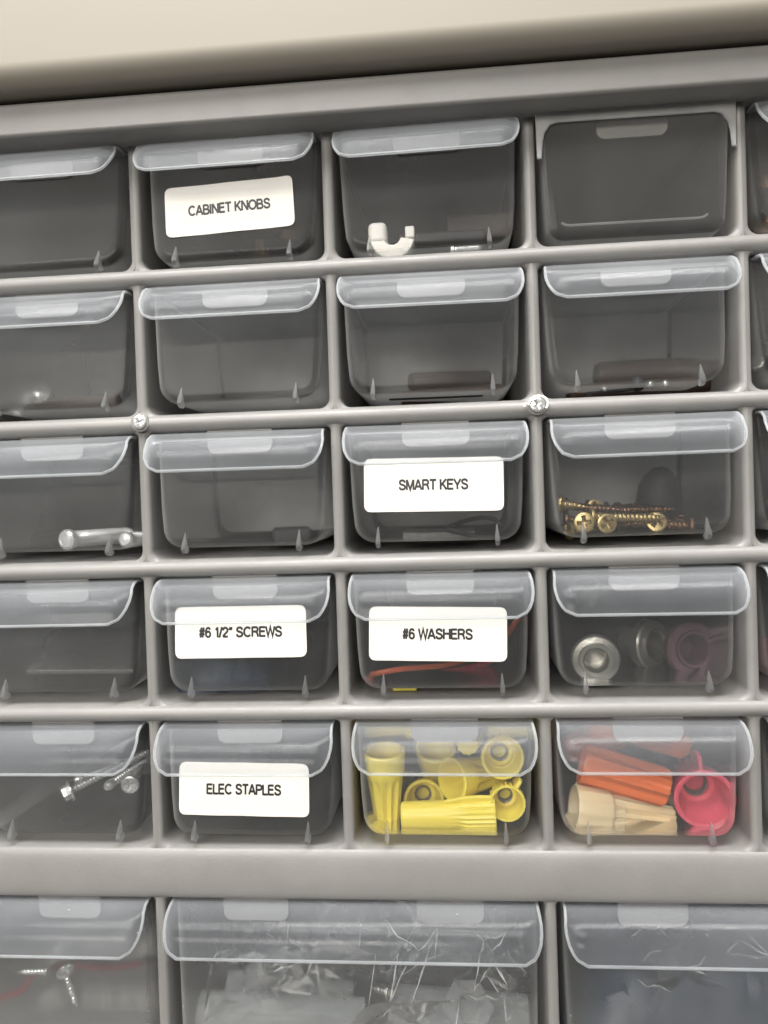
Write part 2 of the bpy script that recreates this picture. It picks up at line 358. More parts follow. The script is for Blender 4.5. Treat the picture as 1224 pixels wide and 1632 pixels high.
def fin_mesh(x, h):
    bm = bmesh.new(); zb = -h
    prof = [(0.6, 5.0, 0.15), (-0.1, 3.8, .3), (-0.8, 2.4, .5), (-1.6, 1.0, .7), (-2.1, -0.3, .8), (-1.8, -1.4, .5), (0.4, -1.7, .5), (2.0, -1.0, .7)]
    L = [bm.verts.new((x-w_, y, zb+z)) for y, z, w_ in prof]; R = [bm.verts.new((x+w_, y, zb+z)) for y, z, w_ in prof]
    n = len(prof)
    for i in range(n-1): bm.faces.new((L[i], L[i+1], R[i+1], R[i]))
    bm.faces.new((L[-1], L[0], R[0], R[-1])); bm.faces.new(L[::-1]); bm.faces.new(R); return fixn(bm)
SM_H, SM_W, DEP = 35.4, 26.9, 138.0
shared = {}
def drawer(kind, loc, label, group, rz=0.0, rx=0.0, ry=0.0):
    hw, h = (SM_W, SM_H) if kind == 'small' else (56.6, 61.0)
    r = empty('small_drawer' if kind == 'small' else 'wide_drawer', loc, label, 'bin', group); r.rotation_euler = (rx, ry, rz)  # bin here means a pull-out drawer of the cabinet
    if kind not in shared:
        b = link('tray', body_mesh(hw, h, DEP), BODY, r, ang=30)
        rm = link('rim', rim_mesh(hw, DEP), EDGE, r)
        l = link('lip', lip_mesh(hw, 36 if kind == 'small' else 56), LIP, r, ang=60)
        e = link('lip_edge', lip_edge_mesh(hw, 36 if kind == 'small' else 56), EDGE, l)
        fs = [link('fin', fin_mesh(x, h), FOOT, r, bevel=0.3, ang=30) for x in ((-17.8, 17.8) if kind == 'small' else (-47.8, -12.2, 12.2, 47.8))]
        shared[kind] = [b, rm, l] + fs
    else:
        for s in shared[kind]:
            c = s.copy(); C.objects.link(c); c.parent = r
            for g in s.children:
                d = g.copy(); C.objects.link(d); d.parent = c
    return r
def arc(cx, cz, rx, rz, a0, a1, n=14): return [(cx+rx*math.cos(math.radians(a0+(a1-a0)*k/n)), cz+rz*math.sin(math.radians(a0+(a1-a0)*k/n))) for k in range(n+1)]
def smooth_line(P, n=5):
    P = [Vector(p) for p in P]; out = []
    for i in range(len(P)-1):
        p0, p1, p2, p3 = P[max(0, i-1)], P[i], P[i+1], P[min(len(P)-1, i+2)]
        for k in range(n):
            t = k/n; q = .5*((2*p1)+(-p0+p2)*t+(2*p0-5*p1+4*p2-p3)*t*t+(-p0+3*p1-3*p2+p3)*t**3); out.append((q.x, q.y))
    return out+[tuple(P[-1])]
STEM = [(.1, 0), (.1, 1)]
GLYPH = {' ': (.36, []), 'I': (.26, [STEM]),
 'A': (.84, [[(.04, 0), (.41, 1)], [(.78, 0), (.41, 1)], [(.17, .32), (.65, .32)]]),
 'B': (.82, [STEM, [(.1, .93)]+arc(.45, .725, .2, .205, 90, -90)+[(.1, .52)], [(.1, .52)]+arc(.48, .295, .23, .225, 90, -90)+[(.1, .07)]]),
 'C': (.9, [arc(.47, .5, .38, .43, 40, 320, 26)]),
 'E': (.76, [STEM, [(.1, .93), (.7, .93)], [(.1, .53), (.66, .53)], [(.1, .07), (.72, .07)]]),
 'H': (.85, [STEM, [(.74, 0), (.74, 1)], [(.1, .53), (.74, .53)]]),
 'K': (.8, [STEM, [(.72, 1), (.1, .36)], [(.31, .58), (.76, 0)]]),
 'L': (.66, [STEM, [(.1, .07), (.64, .07)]]),
 'M': (.95, [STEM, [(.84, 0), (.84, 1)], [(.12, .98), (.47, .04), (.82, .98)]]),
 'N': (.85, [STEM, [(.74, 0), (.74, 1)], [(.12, .97), (.72, .03)]]),
 'O': (.96, [arc(.48, .5, .4, .43, 0, 360, 30)]),
 'P': (.78, [STEM, [(.1, .93)]+arc(.47, .71, .23, .22, 90, -90)+[(.1, .49)]]),
 'R': (.84, [STEM, [(.1, .93)]+arc(.48, .72, .22, .21, 90, -90)+[(.1, .51)], [(.44, .51), (.62, .40), (.68, .2), (.74, 0)]]),
 'S': (.82, [smooth_line([(.69, .70), (.62, .87), (.41, .935), (.2, .88), (.13, .73), (.22, .58), (.42, .51), (.62, .43), (.71, .27), (.62, .12), (.41, .065), (.18, .12), (.09, .31)])]),
 'T': (.76, [[(.02, .93), (.74, .93)], [(.38, 0), (.38, .93)]]),
 'W': (1.02, [[(.03, 1), (.26, .04), (.51, .96), (.76, .04), (.99, 1)]]),
 'Y': (.8, [[(.03, 1), (.4, .42), (.77, 1)], [(.4, 0), (.4, .45)]]),
 '#': (.68, [[(.14, 0), (.28, 1)], [(.38, 0), (.52, 1)], [(.03, .67), (.64, .67)], [(.01, .33), (.62, .33)]]),
 '6': (.72, [smooth_line([(.57, .76), (.48, .9), (.34, .935), (.18, .85), (.1, .6), (.09, .4), (.13, .18), (.33, .06), (.52, .13), (.59, .32), (.52, .5), (.34, .58), (.17, .5), (.1, .36)])]),
 '1': (.54, [[(.1, .76), (.25, .82), (.34, .99)], [(.34, 0), (.34, 1)]]),
 '/': (.34, [[(0, -.02), (.3, 1.02)]]),
 '2': (.7, [smooth_line([(.1, .68), (.14, .86), (.33, .935), (.53, .86), (.58, .7), (.5, .52), (.28, .32), (.12, .16), (.09, .07)]), [(.07, .07), (.62, .07)]]),
 '"': (.46, [[(.1, .7), (.18, 1)], [(.27, .7), (.35, 1)]])}
def sticker(dr, cx, cz, wid, hgt, text, twid, rot=0.0, seed=0, h=SM_H):
    """white paper sticker on the front panel, its lettering a child"""
    bm = bmesh.new(); o = rrect(-wid/2, wid/2, -hgt/2, hgt/2, 1.9, 1.9, 5); o = [Vector((a, b)) for a, b in o]
    rings = []
    rs = random.Random(seed)
    def place(x, z, lift):
        c, s = math.cos(rot), math.sin(rot); X, Z = cx+x*c-z*s, cz+x*s+z*c
        curl = 0.95*max(0, z/hgt+.25)*max(0, (x/(wid/2)-0.72)/0.28)**2+0.18*max(0, (-x/(wid/2)-0.8)/0.2)**2+0.10*math.sin(x*0.35+seed)+0.1
        return (X, panel_y(Z, h)-lift-curl, Z)
    nx, nz = 40, 12; inside = {}
    # grid clipped by rounding the corner nodes onto the corner arc
    for i in range(nx+1):
        for k in range(nz+1):
            x = -wid/2+wid*i/nx; z = -hgt/2+hgt*k/nz; R0 = 1.9
            ax, az = abs(x)-(wid/2-R0), abs(z)-(hgt/2-R0)
            if ax > 0 and az > 0:
                m_ = max(ax, az); d = math.hypot(ax, az); f = m_/d
                x = math.copysign(wid/2-R0+ax*f, x); z = math.copysign(hgt/2-R0+az*f, z)
            inside[i, k] = (bm.verts.new(place(x, z, 0.10)), bm.verts.new(place(x, z, 0.02)))
    for i in range(nx):
        for k in range(nz):
            a, b, c, d = inside[i, k], inside[i+1, k], inside[i+1, k+1], inside[i, k+1]
            bm.faces.new((a[0], b[0], c[0], d[0])); bm.faces.new((a[1], d[1], c[1], b[1]))
    lab = link('label', bm, PAPER, dr, ang=60)
    bm = bmesh.new(); adv = 0; quads = []
    for ch in text:
        w_, strokes = GLYPH[ch]
        for stp in strokes:
            pts = [Vector(p) for p in stp]; hw = 0.11; rib = []
            for i, p in enumerate(pts):
                a = (p-pts[i-1]).normalized() if i else (pts[1]-p).normalized()
                b = (pts[i+1]-p).normalized() if i < len(pts)-1 else a
                t = (a+b).normalized(); nn = Vector((-t.y, t.x)); k = hw/max(0.35, nn.dot(Vector((-a.y, a.x))))
                rib.append((p+nn*k, p-nn*k))
            quads += [[Vector((q.x+adv, q.y)) for q in (c[0], c[1], d[1], d[0])] for c, d in zip(rib, rib[1:])]
        adv += w_
    sc_ = twid/adv; sh = 3.15
    for qi, q in enumerate(quads):
        bm.faces.new([bm.verts.new(place((p.x-adv/2)*sc_, (p.y-0.5)*sh, 0.15+0.002*(qi % 7))) for p in q])
    bmesh.ops.recalc_face_normals(bm, faces=bm.faces[:])
    o2 = link('lettering', bm, INK, lab, smooth=False)
    return lab
small = 'small clear drawers in a grid'
rows = {1: 'top', 2: 'second', 3: 'third', 4: 'fourth', 5: 'fifth'}
cols = {0: 'far left', 1: 'second column', 2: 'middle column', 3: 'fourth column', 4: 'right edge'}
DL = {
 (1, 0): 'empty clear drawer cut by the left edge in the top row',
 (1, 1): 'clear drawer with a label reading CABINET KNOBS in the top row',
 (1, 2): 'clear drawer in the top row holding a white plastic clip and a silver pin',
 (1, 4): 'clear drawer at the right edge of the top row holding a shiny brass knob',
 (2, 0): 'clear drawer at the left edge of the second row with a small silver knob inside',
 (2, 1): 'empty unlabelled clear drawer straight below the CABINET KNOBS drawer',
 (2, 2): 'clear drawer of the second row with brown dowels, below the white clip',
 (2, 3): 'clear drawer with brown dowels and tiny steel balls, below the backwards drawer',
 (2, 4): 'dark clear drawer cut by the right edge in the second row',
 (3, 0): 'clear drawer in the third row holding two galvanised bolts',
 (3, 1): 'clear drawer with only a black rubber block inside, left of SMART KEYS',
 (3, 2): 'clear drawer with a label reading SMART KEYS',
 (3, 3): 'clear drawer full of brass screws in the third row',
 (3, 4): 'clear drawer cut by the right edge in the third row, with steel and brass screws',
 (4, 0): 'clear drawer at the left edge holding dark flat plates, fourth row',
 (4, 1): 'clear drawer with a label reading #6 1/2" SCREWS',
 (4, 2): 'clear drawer with a label reading #6 WASHERS',
 (4, 3): 'unlabelled clear drawer in the fourth row holding round metal bushings',
 (4, 4): 'clear drawer cut by the right edge in the fourth row with dark red content',
 (5, 0): 'clear drawer holding long threaded silver screws, left edge of the fifth row',
 (5, 1): 'clear drawer with a label reading ELEC STAPLES',
 (5, 2): 'clear drawer full of yellow wire connectors',
 (5, 3): 'clear drawer holding orange, tan and pink wire connectors',
 (5, 4): 'clear drawer cut by the right edge in the fifth row with a dark red connector'}
D = {}
for (r, k), lb in DL.items():
    xc, zt, zb = cells[(r, k)]
    zt2 = zt-0.6 if r > 1 else 107.2
    D[r, k] = drawer('small', (xc+rnd.uniform(-.35, .35), rnd.uniform(-.7, .8), zt2), lb, small, rz=rnd.uniform(-.009, .009), ry=rnd.uniform(-.007, .007))
wd = {-1: 'wide clear drawer at the bottom left holding screws and a red wire', 1: 'wide clear drawer in the bottom middle packed with bagged clear tubes', 3: 'wide clear drawer at the bottom right with a crinkled bag over navy cloth'}
for k, lb in wd.items():
    D[6, k] = drawer('wide', (VX(k+1), rnd.uniform(-.2, .3), -125.3), lb, 'wide clear drawers in the bottom row')
# backwards drawer: its flat rear wall with a squared frosted rim looks out
def back_drawer():
    xc, zt, zb = cells[(1, 3)]; r = empty('small_drawer', (xc, -2.0, 106.9), 'clear drawer put in backwards with a flat frosted rim, in the top row', 'bin', small); r.rotation_euler = (0, 0, 0.006)
    bm = bmesh.new(); loops = []
    for y, g in ((0, 3.4), (0, 2.2), (.3, 1.0), (1.2, .2), (2.4, 0), (40, 0.0), (DEP, .5)):
        loops.append([(x, y, z) for x, z in u_loop(27.0, 25.4, 36.2, 4.5, g)])
    loft(bm, loops, False); bm.verts.ensure_lookup_table(); n = len(loops[0])
    bm.faces.new([bm.verts[i] for i in range(n)][::-1]); fixn(bm)
    f = min(bm.faces, key=lambda f: f.calc_center_median().y)
    if f.normal.y > 0: bmesh.ops.reverse_faces(bm, faces=bm.faces[:])
    link('tray', bm, BODY, r, ang=30)
    # the raised step low on the wall and along the sides
    bm = bmesh.new(); l = u_loop(23.6, 22.6, 31.0, 4.2); tube(bm, [(x, 3.2, z) for x, z in l[9:-9]], 0.36, 8); link('step', fixn(bm), FIN, r)
    bm = bmesh.new(); out = [(-28.2, .9), (28.2, .9), (28.0, -12.5), (27.0, -12.5), (26.6, -8.0), (25.9, -5.2), (24.2, -2.9), (22.0, -2.3), (-22.0, -2.3), (-24.2, -2.9), (-25.9, -5.2), (-26.6, -8.0), (-27.0, -12.5), (-28.0, -12.5)]
    loft(bm, [[(x, -1.0, z) for x, z in out], [(x, 0.1, z) for x, z in out]], True, True, True)
    link('rim', fixn(bm), FROST, r, ang=25, bevel=0.25)
    bm = bmesh.new(); tube(bm, [(-28, -1.0, .8), (28, -1.0, .8)], .42, 8); tube(bm, [(x, -1.0, z) for x, z in out[2:][::1]], .3, 6); link('rim_edge', fixn(bm), EDGE, r)
    return r
D[1, 3] = back_drawer()
# pale plates added inside some drawers to lighten their interiors
def haze_plate(k, y, hw=25.6, h=31):
    bm = bmesh.new(); o = u_loop(hw, hw-1.4, h, 5)
    loft(bm, [[(x, y, z-2) for x, z in o], [(x, y+1, z-2) for x, z in o]], True, True, True)
    link('divider', fixn(bm), FROST, D[k], ang=30)  # frosted to catch light, an added plate standing in for interior haze
for k, y in (((2, 2), 60), ((2, 3), 59), ((3, 3), 52), ((3, 1), 60), ((2, 1), 72), ((3, 2), 66), ((2, 0), 80)): haze_plate(k, y)
# stickers: positions are on the panel, in the drawer's own millimetres
def st(k, px, pz, wid, hgt, text, twid, rot, seed):
    d = D[k]; sticker(d, px-d.location.x/S, pz-d.location.z/S, wid, hgt, text, twid, rot, seed)
st((1, 1), (-60.8, 1.5, 87.8)[0], (-60.8, 1.5, 87.8)[2], 40.2, 15.6, 'CABINET KNOBS', 25.7, 0.035, 1)
st((3, 2), (-1.0, 1.5, 0.9)[0], (-1.0, 1.5, 0.9)[2], 42.0, 16.2, 'SMART KEYS', 21.0, -0.012, 2)
st((4, 1), (-61.9, 1.5, -42.6)[0], (-61.9, 1.5, -42.6)[2], 41.2, 15.8, '#6 1/2" SCREWS', 26.2, 0.0, 3)
st((4, 2), (-1.1, 1.5, -44.3)[0], (-1.1, 1.5, -44.3)[2], 41.6, 16.2, '#6 WASHERS', 21.2, -0.02, 4)
st((5, 1), (-62.4, 1.5, -91.3)[0], (-62.4, 1.5, -91.3)[2], 41.0, 16.0, 'ELEC STAPLES', 23.6, -0.012, 5)

# ================================================================== contents
def place(name, loc, axis, label, cat, group=None, spin=0.0):
    q = toward(axis) @ Quaternion((0, 0, 1), spin); return empty(name, loc, label, cat, group, q)
NUTG = 'plastic wire connectors in the drawers'
def wire_nut(loc, axis, m, L, r0, r1, label, style='fluted', wings=0, wdir=None, flutes=10, mouth=False, wh=1.0, spin=0.0):
    """tip at the origin, mouth at z = L looking along the axis"""
    if mouth: loc = Vector(loc)-Vector(axis).normalized()*L
    if wdir:
        v = toward(axis).inverted() @ Vector(wdir); spin = math.atan2(v.y, v.x)
    e = place('wire_connector', loc, axis, label, 'wire connector', NUTG, spin)
    bm = bmesh.new(); n = flutes*8
    if style == 'fluted':
        pr = [(0, r0*.45), (0.1, r0*.8, .12), (0.6, r0, .30), (L*.2, r0+(r1-r0)*.18, .30), (L*.45, r0+(r1-r0)*.42, .26), (L*.62, r0+(r1-r0)*.62, .12), (L*.68, r0+(r1-r0)*.72, 0.02),
              (L*.72, r1*.93), (L*.9, r1*.97), (L-1.0, r1), (L-.3, r1*1.01), (L, r1*.97)]
    elif style == 'skirt':
        pr = [(0, r0*.6), (.15, r0*.93, .2), (.7, r0, .42), (L*.3, r0+(r1-r0)*.2, .42), (L*.55, r0+(r1-r0)*.40, .36), (L*.62, r0+(r1-r0)*.52, .10), (L*.65, r1*.90, .03), (L*.67, r1*.95, .04), (L*.9, r1, .05), (L-.3, r1*1.01, .02), (L, r1*.97)]
    elif style == 'collar':
        pr = [(0, r0*.86), (0.35, r0*.96), (.9, r0), (L*.45, r0*1.03), (L*.60, r0*1.06), (L*.66, r1*.96, .07), (L*.70, r1, .09), (L-1.2, r1*1.02, .09), (L-.3, r1*1.01, .02), (L, r1*.97)]
    else:   # straight heavy ribs from skirt to tip
        pr = [(0, r0*.5), (.3, r0*.9, .10), (1.2, r0, .24), (L*.4, r0+(r1-r0)*.4, .22), (L*.8, r0+(r1-r0)*.85, .16), (L-2, r1, .10), (L-.4, r1, .03), (L, r1*.96)]
    ri = r1*.84
    pr += [(L-.05, ri*1.03), (L-.8, ri), (L*.62, ri*.86), (L*.52, ri*.70), (L*.5, ri*.52), (L*.3, ri*.42), (L*.28, 0.05)]
    lathe(bm, pr, n, flutes, True, True); link('shell', fixn(bm), m, e, ang=35)
    bm = bmesh.new(); rs = ri*.46
    tube(bm, [(rs*math.cos(t*.5), rs*math.sin(t*.5), L*.34+t*.075) for t in range(46)], 0.32, 6); link('spring', fixn(bm), SPRING, e)
    for i in range(wings):
        s = 1 if i == 0 else -1; bm = bmesh.new()
        o = [(r1*.86, L*.45), (r1*(1+.15*wh), L*.50), (r1*(1+.62*wh), L*.68), (r1*(1+.72*wh), L*.84), (r1*(1+.6*wh), L*.96), (r1*(1+.28*wh), L*.97), (r1*.9, L*.97)]
        loft(bm, [[(s*x, -.6, z) for x, z in o], [(s*x, .6, z) for x, z in o]], True, True, True); link('wing', fixn(bm), m, e, bevel=.35, seg=3, ang=30)
    return e
# yellow ones
wire_nut((-19.6, 11.5, -83.0), (0.0, -0.12, 1), YEL, 25.5, 3.8, 6.7, 'yellow fluted wire connector standing upright at the left of its drawer', flutes=11, mouth=True)
wire_nut((-7.6, 18.0, -101.6), (0.08, -1, 0.12), YEL, 17, 3.8, 6.6, 'yellow wire connector with its mouth facing out behind the lying one', flutes=10, mouth=True)
wire_nut((-14.5, 10.0, -103.1), (1, -0.02, 0.035), YEL, 29.5, 4.15, 5.2, 'yellow wire connector lying on its side with a smooth barrel and ribbed collar', 'collar', wings=1, wdir=(0, -.35, 1), wh=.42, flutes=22)
wire_nut((18.6, 7.0, -98.3), (0.02, -1, 0.06), YEL, 17, 3.6, 5.6, 'yellow wire connector facing out at the lower right with one small wing up', 'collar', wings=1, wdir=(.65, 0, 1), wh=.7, flutes=22, mouth=True)
wire_nut((17.7, 10.0, -85.0), (0.05, -1, 0.12), YEL, 18, 4.0, 6.7, 'yellow wire connector facing out half behind the drawer lip', 'collar', flutes=20, mouth=True)
wire_nut((1.4, 14.0, -93.4), (-1, -0.85, 0.1), YEL, 19, 4.6, 6.9, 'yellow wire connector turned left showing its coiled spring, middle of the drawer', flutes=10, mouth=True)
wire_nut((6.9, 13.0, -82.0), (0.1, 1, 0.1), YEL, 20, 3.8, 6.2, 'yellow wire connector showing its notched tip behind the drawer lip', 'ribs', flutes=11)
wire_nut((-3.5, 24.0, -85.9), (0.0, -0.5, 1), YEL, 20, 4.0, 6.8, 'yellow wire connector tipped back with its mouth up at the drawer middle', flutes=10, mouth=True)
wire_nut((-26.8, 20.0, -77.8), (1, 0.1, 0.05), YEL, 21, 3.6, 5.0, 'yellow wire connector lying across the top left of the heap', 'collar', flutes=18)
wire_nut((13.3, 20.0, -78.1), (1, 0.15, 0.0), YEL, 21, 3.6, 5.0, 'yellow wire connector lying across the top right of the heap', 'collar', flutes=18)
wire_nut((-22.1, 52.0, -111.8), (0.7, -0.5, 0.1), YEL, 21, 4.0, 6.4, 'yellow wire connector deep in the drawer behind the upright one', flutes=10)
wire_nut((6.7, 50.0, -117.5), (0.7, -0.5, 0.1), YEL, 21, 4.0, 6.4, 'yellow wire connector at the back of the drawer bottom', flutes=10)
wire_nut((-3.6, 60.0, -113.2), (-0.7, -0.5, 0.2), YEL, 21, 4.0, 6.4, 'yellow wire connector farthest back in the drawer middle', flutes=10)
# orange, tan and pink ones
wire_nut((69.0, 15.0, -96.4), (-1, 0.10, 0.28), ORA, 27, 6.2, 6.7, 'orange ribbed wire connector lying above the tan one', 'ribs', flutes=9)
wire_nut((76.5, 24.0, -86.3), (-0.45, 1, 0.0), ORA, 22, 4.4, 6.2, 'orange wire connector showing its star shaped tip behind the lip', 'ribs', flutes=8)
wire_nut((43.2, 48.0, -95.1), (0.8, 0.5, 0.15), ORA, 24, 5, 7, 'orange wire connector deep at the upper left of the mixed drawer', 'ribs', flutes=9)
wire_nut((45.8, 22.0, -78.6), (1, 0.2, 0.03), ORA, 22, 4.4, 5, 'orange wire connector lying on top just under the grey bar', 'ribs', flutes=9)
wire_nut((39.5, 13.5, -101.8), (-1, -0.08, 0.16), TAN, 31.5, 4.0, 6.9, 'tan wire connector with a wide winged skirt lying at the bottom left', 'skirt', wings=2, wdir=(0, -.75, -1), wh=.3, flutes=12, mouth=True)
wire_nut((74.5, 20.0, -108.4), (0.1, 1, 0.1), TAN, 18, 3.0, 5.0, 'small tan wire connector showing its notched tip beside the pink one', 'ribs', flutes=9)
wire_nut((78.1, 8.0, -97.4), (-0.06, -1, -0.06), PNK, 22, 5, 9.0, 'pink red wire connector with two wings, its wide mouth facing out', 'fluted', wings=2, wdir=(-.1, 0, 1), wh=.75, flutes=12, mouth=True)
wire_nut((110.7, 46.0, -117.9), (0.1, -1, 0.1), DRED, 20, 5, 8, 'dark red wire connector cut by the right edge of the photo', 'fluted', flutes=12)
wire_nut((108.9, 40.0, -59.4), (0.3, -1, 0.1), RED, 20, 5, 8, 'dark red wire connector in the right edge drawer of the fourth row', 'fluted', flutes=12)
# screws
SCG = 'loose screws lying in the drawers'
def screw(loc, axis, m, L, r, rh, label, head='cross', spin=0.0, pitch=1.3, name='screw', cat='screw', group=SCG):
    """point at the origin, head at z = L facing along the axis"""
    e = place(name, loc, axis, label, cat, group, spin)
    bm = bmesh.new(); prof = []; nt = int((L-1)/pitch)
    n = 16; loops = []; steps = nt*6
    for s in range(steps+1):
        z = s/steps*(L-1.2); tip = min(1, 0.15+z/(3.2*r))
        loops.append([((r*tip*(0.78+0.26*max(0, math.cos(2*PI*(z/pitch)-2*PI*k/n))))*math.cos(2*PI*k/n), (r*tip*(0.78+0.26*max(0, math.cos(2*PI*(z/pitch)-2*PI*k/n))))*math.sin(2*PI*k/n), z) for k in range(n)])
    loft(bm, loops, True, True, True); link('shank', fixn(bm), m, e, ang=60)
    bm = bmesh.new()
    if head == 'hex':
        loft(bm, [[(rh*f*math.cos(PI/3*k), rh*f*math.sin(PI/3*k), z) for k in range(6)] for z, f in ((0, .9), (.3, 1), (rh*.9, 1), (rh*1.1, .88))], True, True, True)
        tube(bm, [(rh*1.15*math.cos(t*PI/12), rh*1.15*math.sin(t*PI/12), .3) for t in range(24)], .45, 6, closed=True)
    elif head == 'dome': lathe(bm, [(0, rh*.4), (.3, rh*.95), (1.2, rh), (2.2, rh*.96), (2.9, rh*.75), (3.1, rh*.55), (3.0, rh*.5), (3.15, .1)], 28)
    else: cross_recess_head(bm, rh, rh*.7, 0.15)
    bm.transform(Matrix.Translation((0, 0, L-1.2))); link('head', fixn(bm), m, e, ang=28); return e
# brass screws in the third row
for i, (px, py, Y, rr, lb) in enumerate(((948, 809, 20, 2.7, 'brass cross head screw on top of the four heads facing out'), (931, 833, 9, 3.2, 'brass cross head screw, bottom left of the heads facing out'), (967, 834, 11, 3.1, 'brass cross head screw beside the bottom left one'), (1046, 832, 16, 3.2, 'brass cross head screw on its own at the right of the heads'))):
    P3 = [(49.9, 20.0, -7.9), (44.5, 9.0, -12.2), (51.7, 11.0, -12.7), (67.9, 16.0, -12.9)][i]
    ax = Vector([(0.1, -1, .02), (-0.12, -1, 0.05), (0.1, -1, 0.02), (-.1, -1, 0.3)][i]).normalized(); Lg = 17
    screw(Vector(P3)-ax*Lg, ax, BRASS, Lg, 1.5, rr, lb, spin=[.2, .1, .5, .9][i])
for i, (a, ax, lb) in enumerate((((75.3, 22.0, -9.3), (-1, 0.15, 0.02), 'brass screw lying crossways on the heap'), ((70.1, 14.0, -11.8), (-1, -0.1, .05), 'brass screw lying crossways at the heap middle'), ((51.5, 22.0, -14.9), (-1, -0.4, .0), 'brass screw pointing right under the head cluster'), ((78.7, 34.0, -7.1), (-1, 0.25, -0.1), 'brass screw lying crossways at the back of the heap'), ((45.9, 12.0, -7.5), (-1, 0.3, .15), 'short brass screw at the far left of the heap'), ((83.5, 40.0, -12.0), (-1, 0.3, 0.05), 'brass screw at the back right of the heap'))):
    screw(a, ax, BRASS if i in (1, 2, 4) else BRONZE, [24, 23, 11, 22, 8, 22][i], 1.5, 3.0, lb, spin=i)
def lathed(name, loc, axis, m, prof, label, cat, n=36, group=None, extra=None, part='body'):
    bm = bmesh.new(); lathe(bm, prof, n); o = link(name, fixn(bm), m, ang=35); o.rotation_mode = 'QUATERNION'; o.rotation_quaternion = toward(axis); o.location = Vector(loc)*S
    return tag(o, label, cat, group)
lathed('dome_cap', (74.6, 38.0, -10.8), (0, -0.2, 1), BLACK, [(0, 7.5), (3, 7.8), (9, 7.2), (13, 5.2), (15.5, 2.6), (16.2, .2)], 'dark domed cap standing behind the brass screws', 'cap')
pr_ = random.Random(5)
for i in range(9):
    a = Vector((59.2, 30.0, -12.7)); a += Vector((pr_.uniform(-4, 18), pr_.uniform(-14, 18), pr_.uniform(-1.5, 4.5)))
    screw(a, (pr_.choice((-1, 1)), pr_.uniform(-.5, .5), pr_.uniform(-.12, .12)), BRONZE, 18, 1.4, 2.8, 'brownish screw jumbled inside the pile behind the four brass heads', group='brownish screws of the pile in the third row')
# third row, left: two galvanised bolts, a rubber block and a ring
screw(Vector((-120.4, 10.0, -12.9))-Vector((-.33, -.94, 0.0))*34, (-.33, -.94, 0.0), GALV, 34, 2.7, 3.4, 'galvanised bolt with a round head at the left of the pair', 'dome', name='bolt', cat='bolt', group='galvanised bolts', pitch=.7)
screw(Vector((-102.4, 14.0, -13.6))-Vector((-.1, -.99, 0.0))*30, (-.1, -.99, 0.0), GALV, 30, 2.1, 2.6, 'smaller galvanised bolt at the right of the pair', 'dome', name='bolt', cat='bolt', group='galvanised bolts', pitch=.7)
bm = bmesh.new(); box(bm, -7, 7, -6, 6, 0, 6.5)
o = link('rubber_block', bm, BLACK, bevel=1.6, seg=3, loc=(-53.8, 45.0, -18.5)); o.rotation_euler = (0, 0, .25); tag(o, 'black rubber block lying alone in the drawer left of SMART KEYS', 'block')
bm = bmesh.new(); tube(bm, [(9*math.cos(t*PI/18), 5*math.sin(t*PI/18), 1.2*math.sin(t*PI/9)) for t in range(35)], .75, 8)
o = link('key_ring', fixn(bm), BLACK, loc=(11.2, 22.0, -13.3)); o.rotation_euler = (.55, 0, .2); tag(o, 'thin dark wire ring lying below the SMART KEYS label', 'ring')
bm = bmesh.new(); box(bm, -12, 12, -10, 10, 0, 3)
o = link('key_plate', bm, PLATE, bevel=.8, loc=(-0.2, 30.0, -16.9)); tag(o, 'flat dark key blank behind the dark ring', 'key')
# first row
e = place('cabinet_knob', (-58.0, 30.0, 77.5), (0.0, -0.15, 1), 'round brass cabinet knob lying behind the CABINET KNOBS label', 'knob', 'metal knobs')
bm = bmesh.new(); lathe(bm, [(0, 7), (.6, 9.4), (1.6, 9.6), (2.4, 8.6), (3.6, 4)], 40); link('base', fixn(bm), BRONZE, e)
bm = bmesh.new(); lathe(bm, [(3.5, 3.2), (7, 2.4), (9, 2.8), (11, 6), (13.5, 8), (16.5, 7), (18.3, 3), (18.6, .1)], 40); link('grip', fixn(bm), BRASS, e)
e = place('cabinet_knob', (-52.4, 60.0, 85.1), (0.1, -0.6, 1), 'darker cabinet knob lying deeper in the CABINET KNOBS drawer', 'knob', 'metal knobs')
bm = bmesh.new(); lathe(bm, [(0, 7), (.6, 9.4), (1.6, 9.6), (2.4, 8.6), (3.6, 4)], 40); link('base', fixn(bm), BLACK, e)
bm = bmesh.new(); lathe(bm, [(3.5, 3.2), (7, 2.4), (9, 2.8), (11, 6), (13.5, 8), (16.5, 7), (18.3, 3), (18.6, .1)], 40); link('grip', fixn(bm), BRONZE, e)
e = place('cabinet_knob', (103.3, 16.0, 74.9), (0.1, -0.5, 1), 'shiny copper brown knob cut by the right edge of the photo', 'knob', 'metal knobs')
bm = bmesh.new(); lathe(bm, [(0, 7), (.6, 9.4), (1.6, 9.6), (2.4, 8.6), (3.6, 4)], 40); link('base', fixn(bm), BRONZE, e)
bm = bmesh.new(); lathe(bm, [(3.5, 3.2), (7, 2.4), (9, 2.8), (11, 6), (13.5, 8), (16.5, 7), (18.3, 3), (18.6, .1)], 40); link('grip', fixn(bm), BRONZE, e)
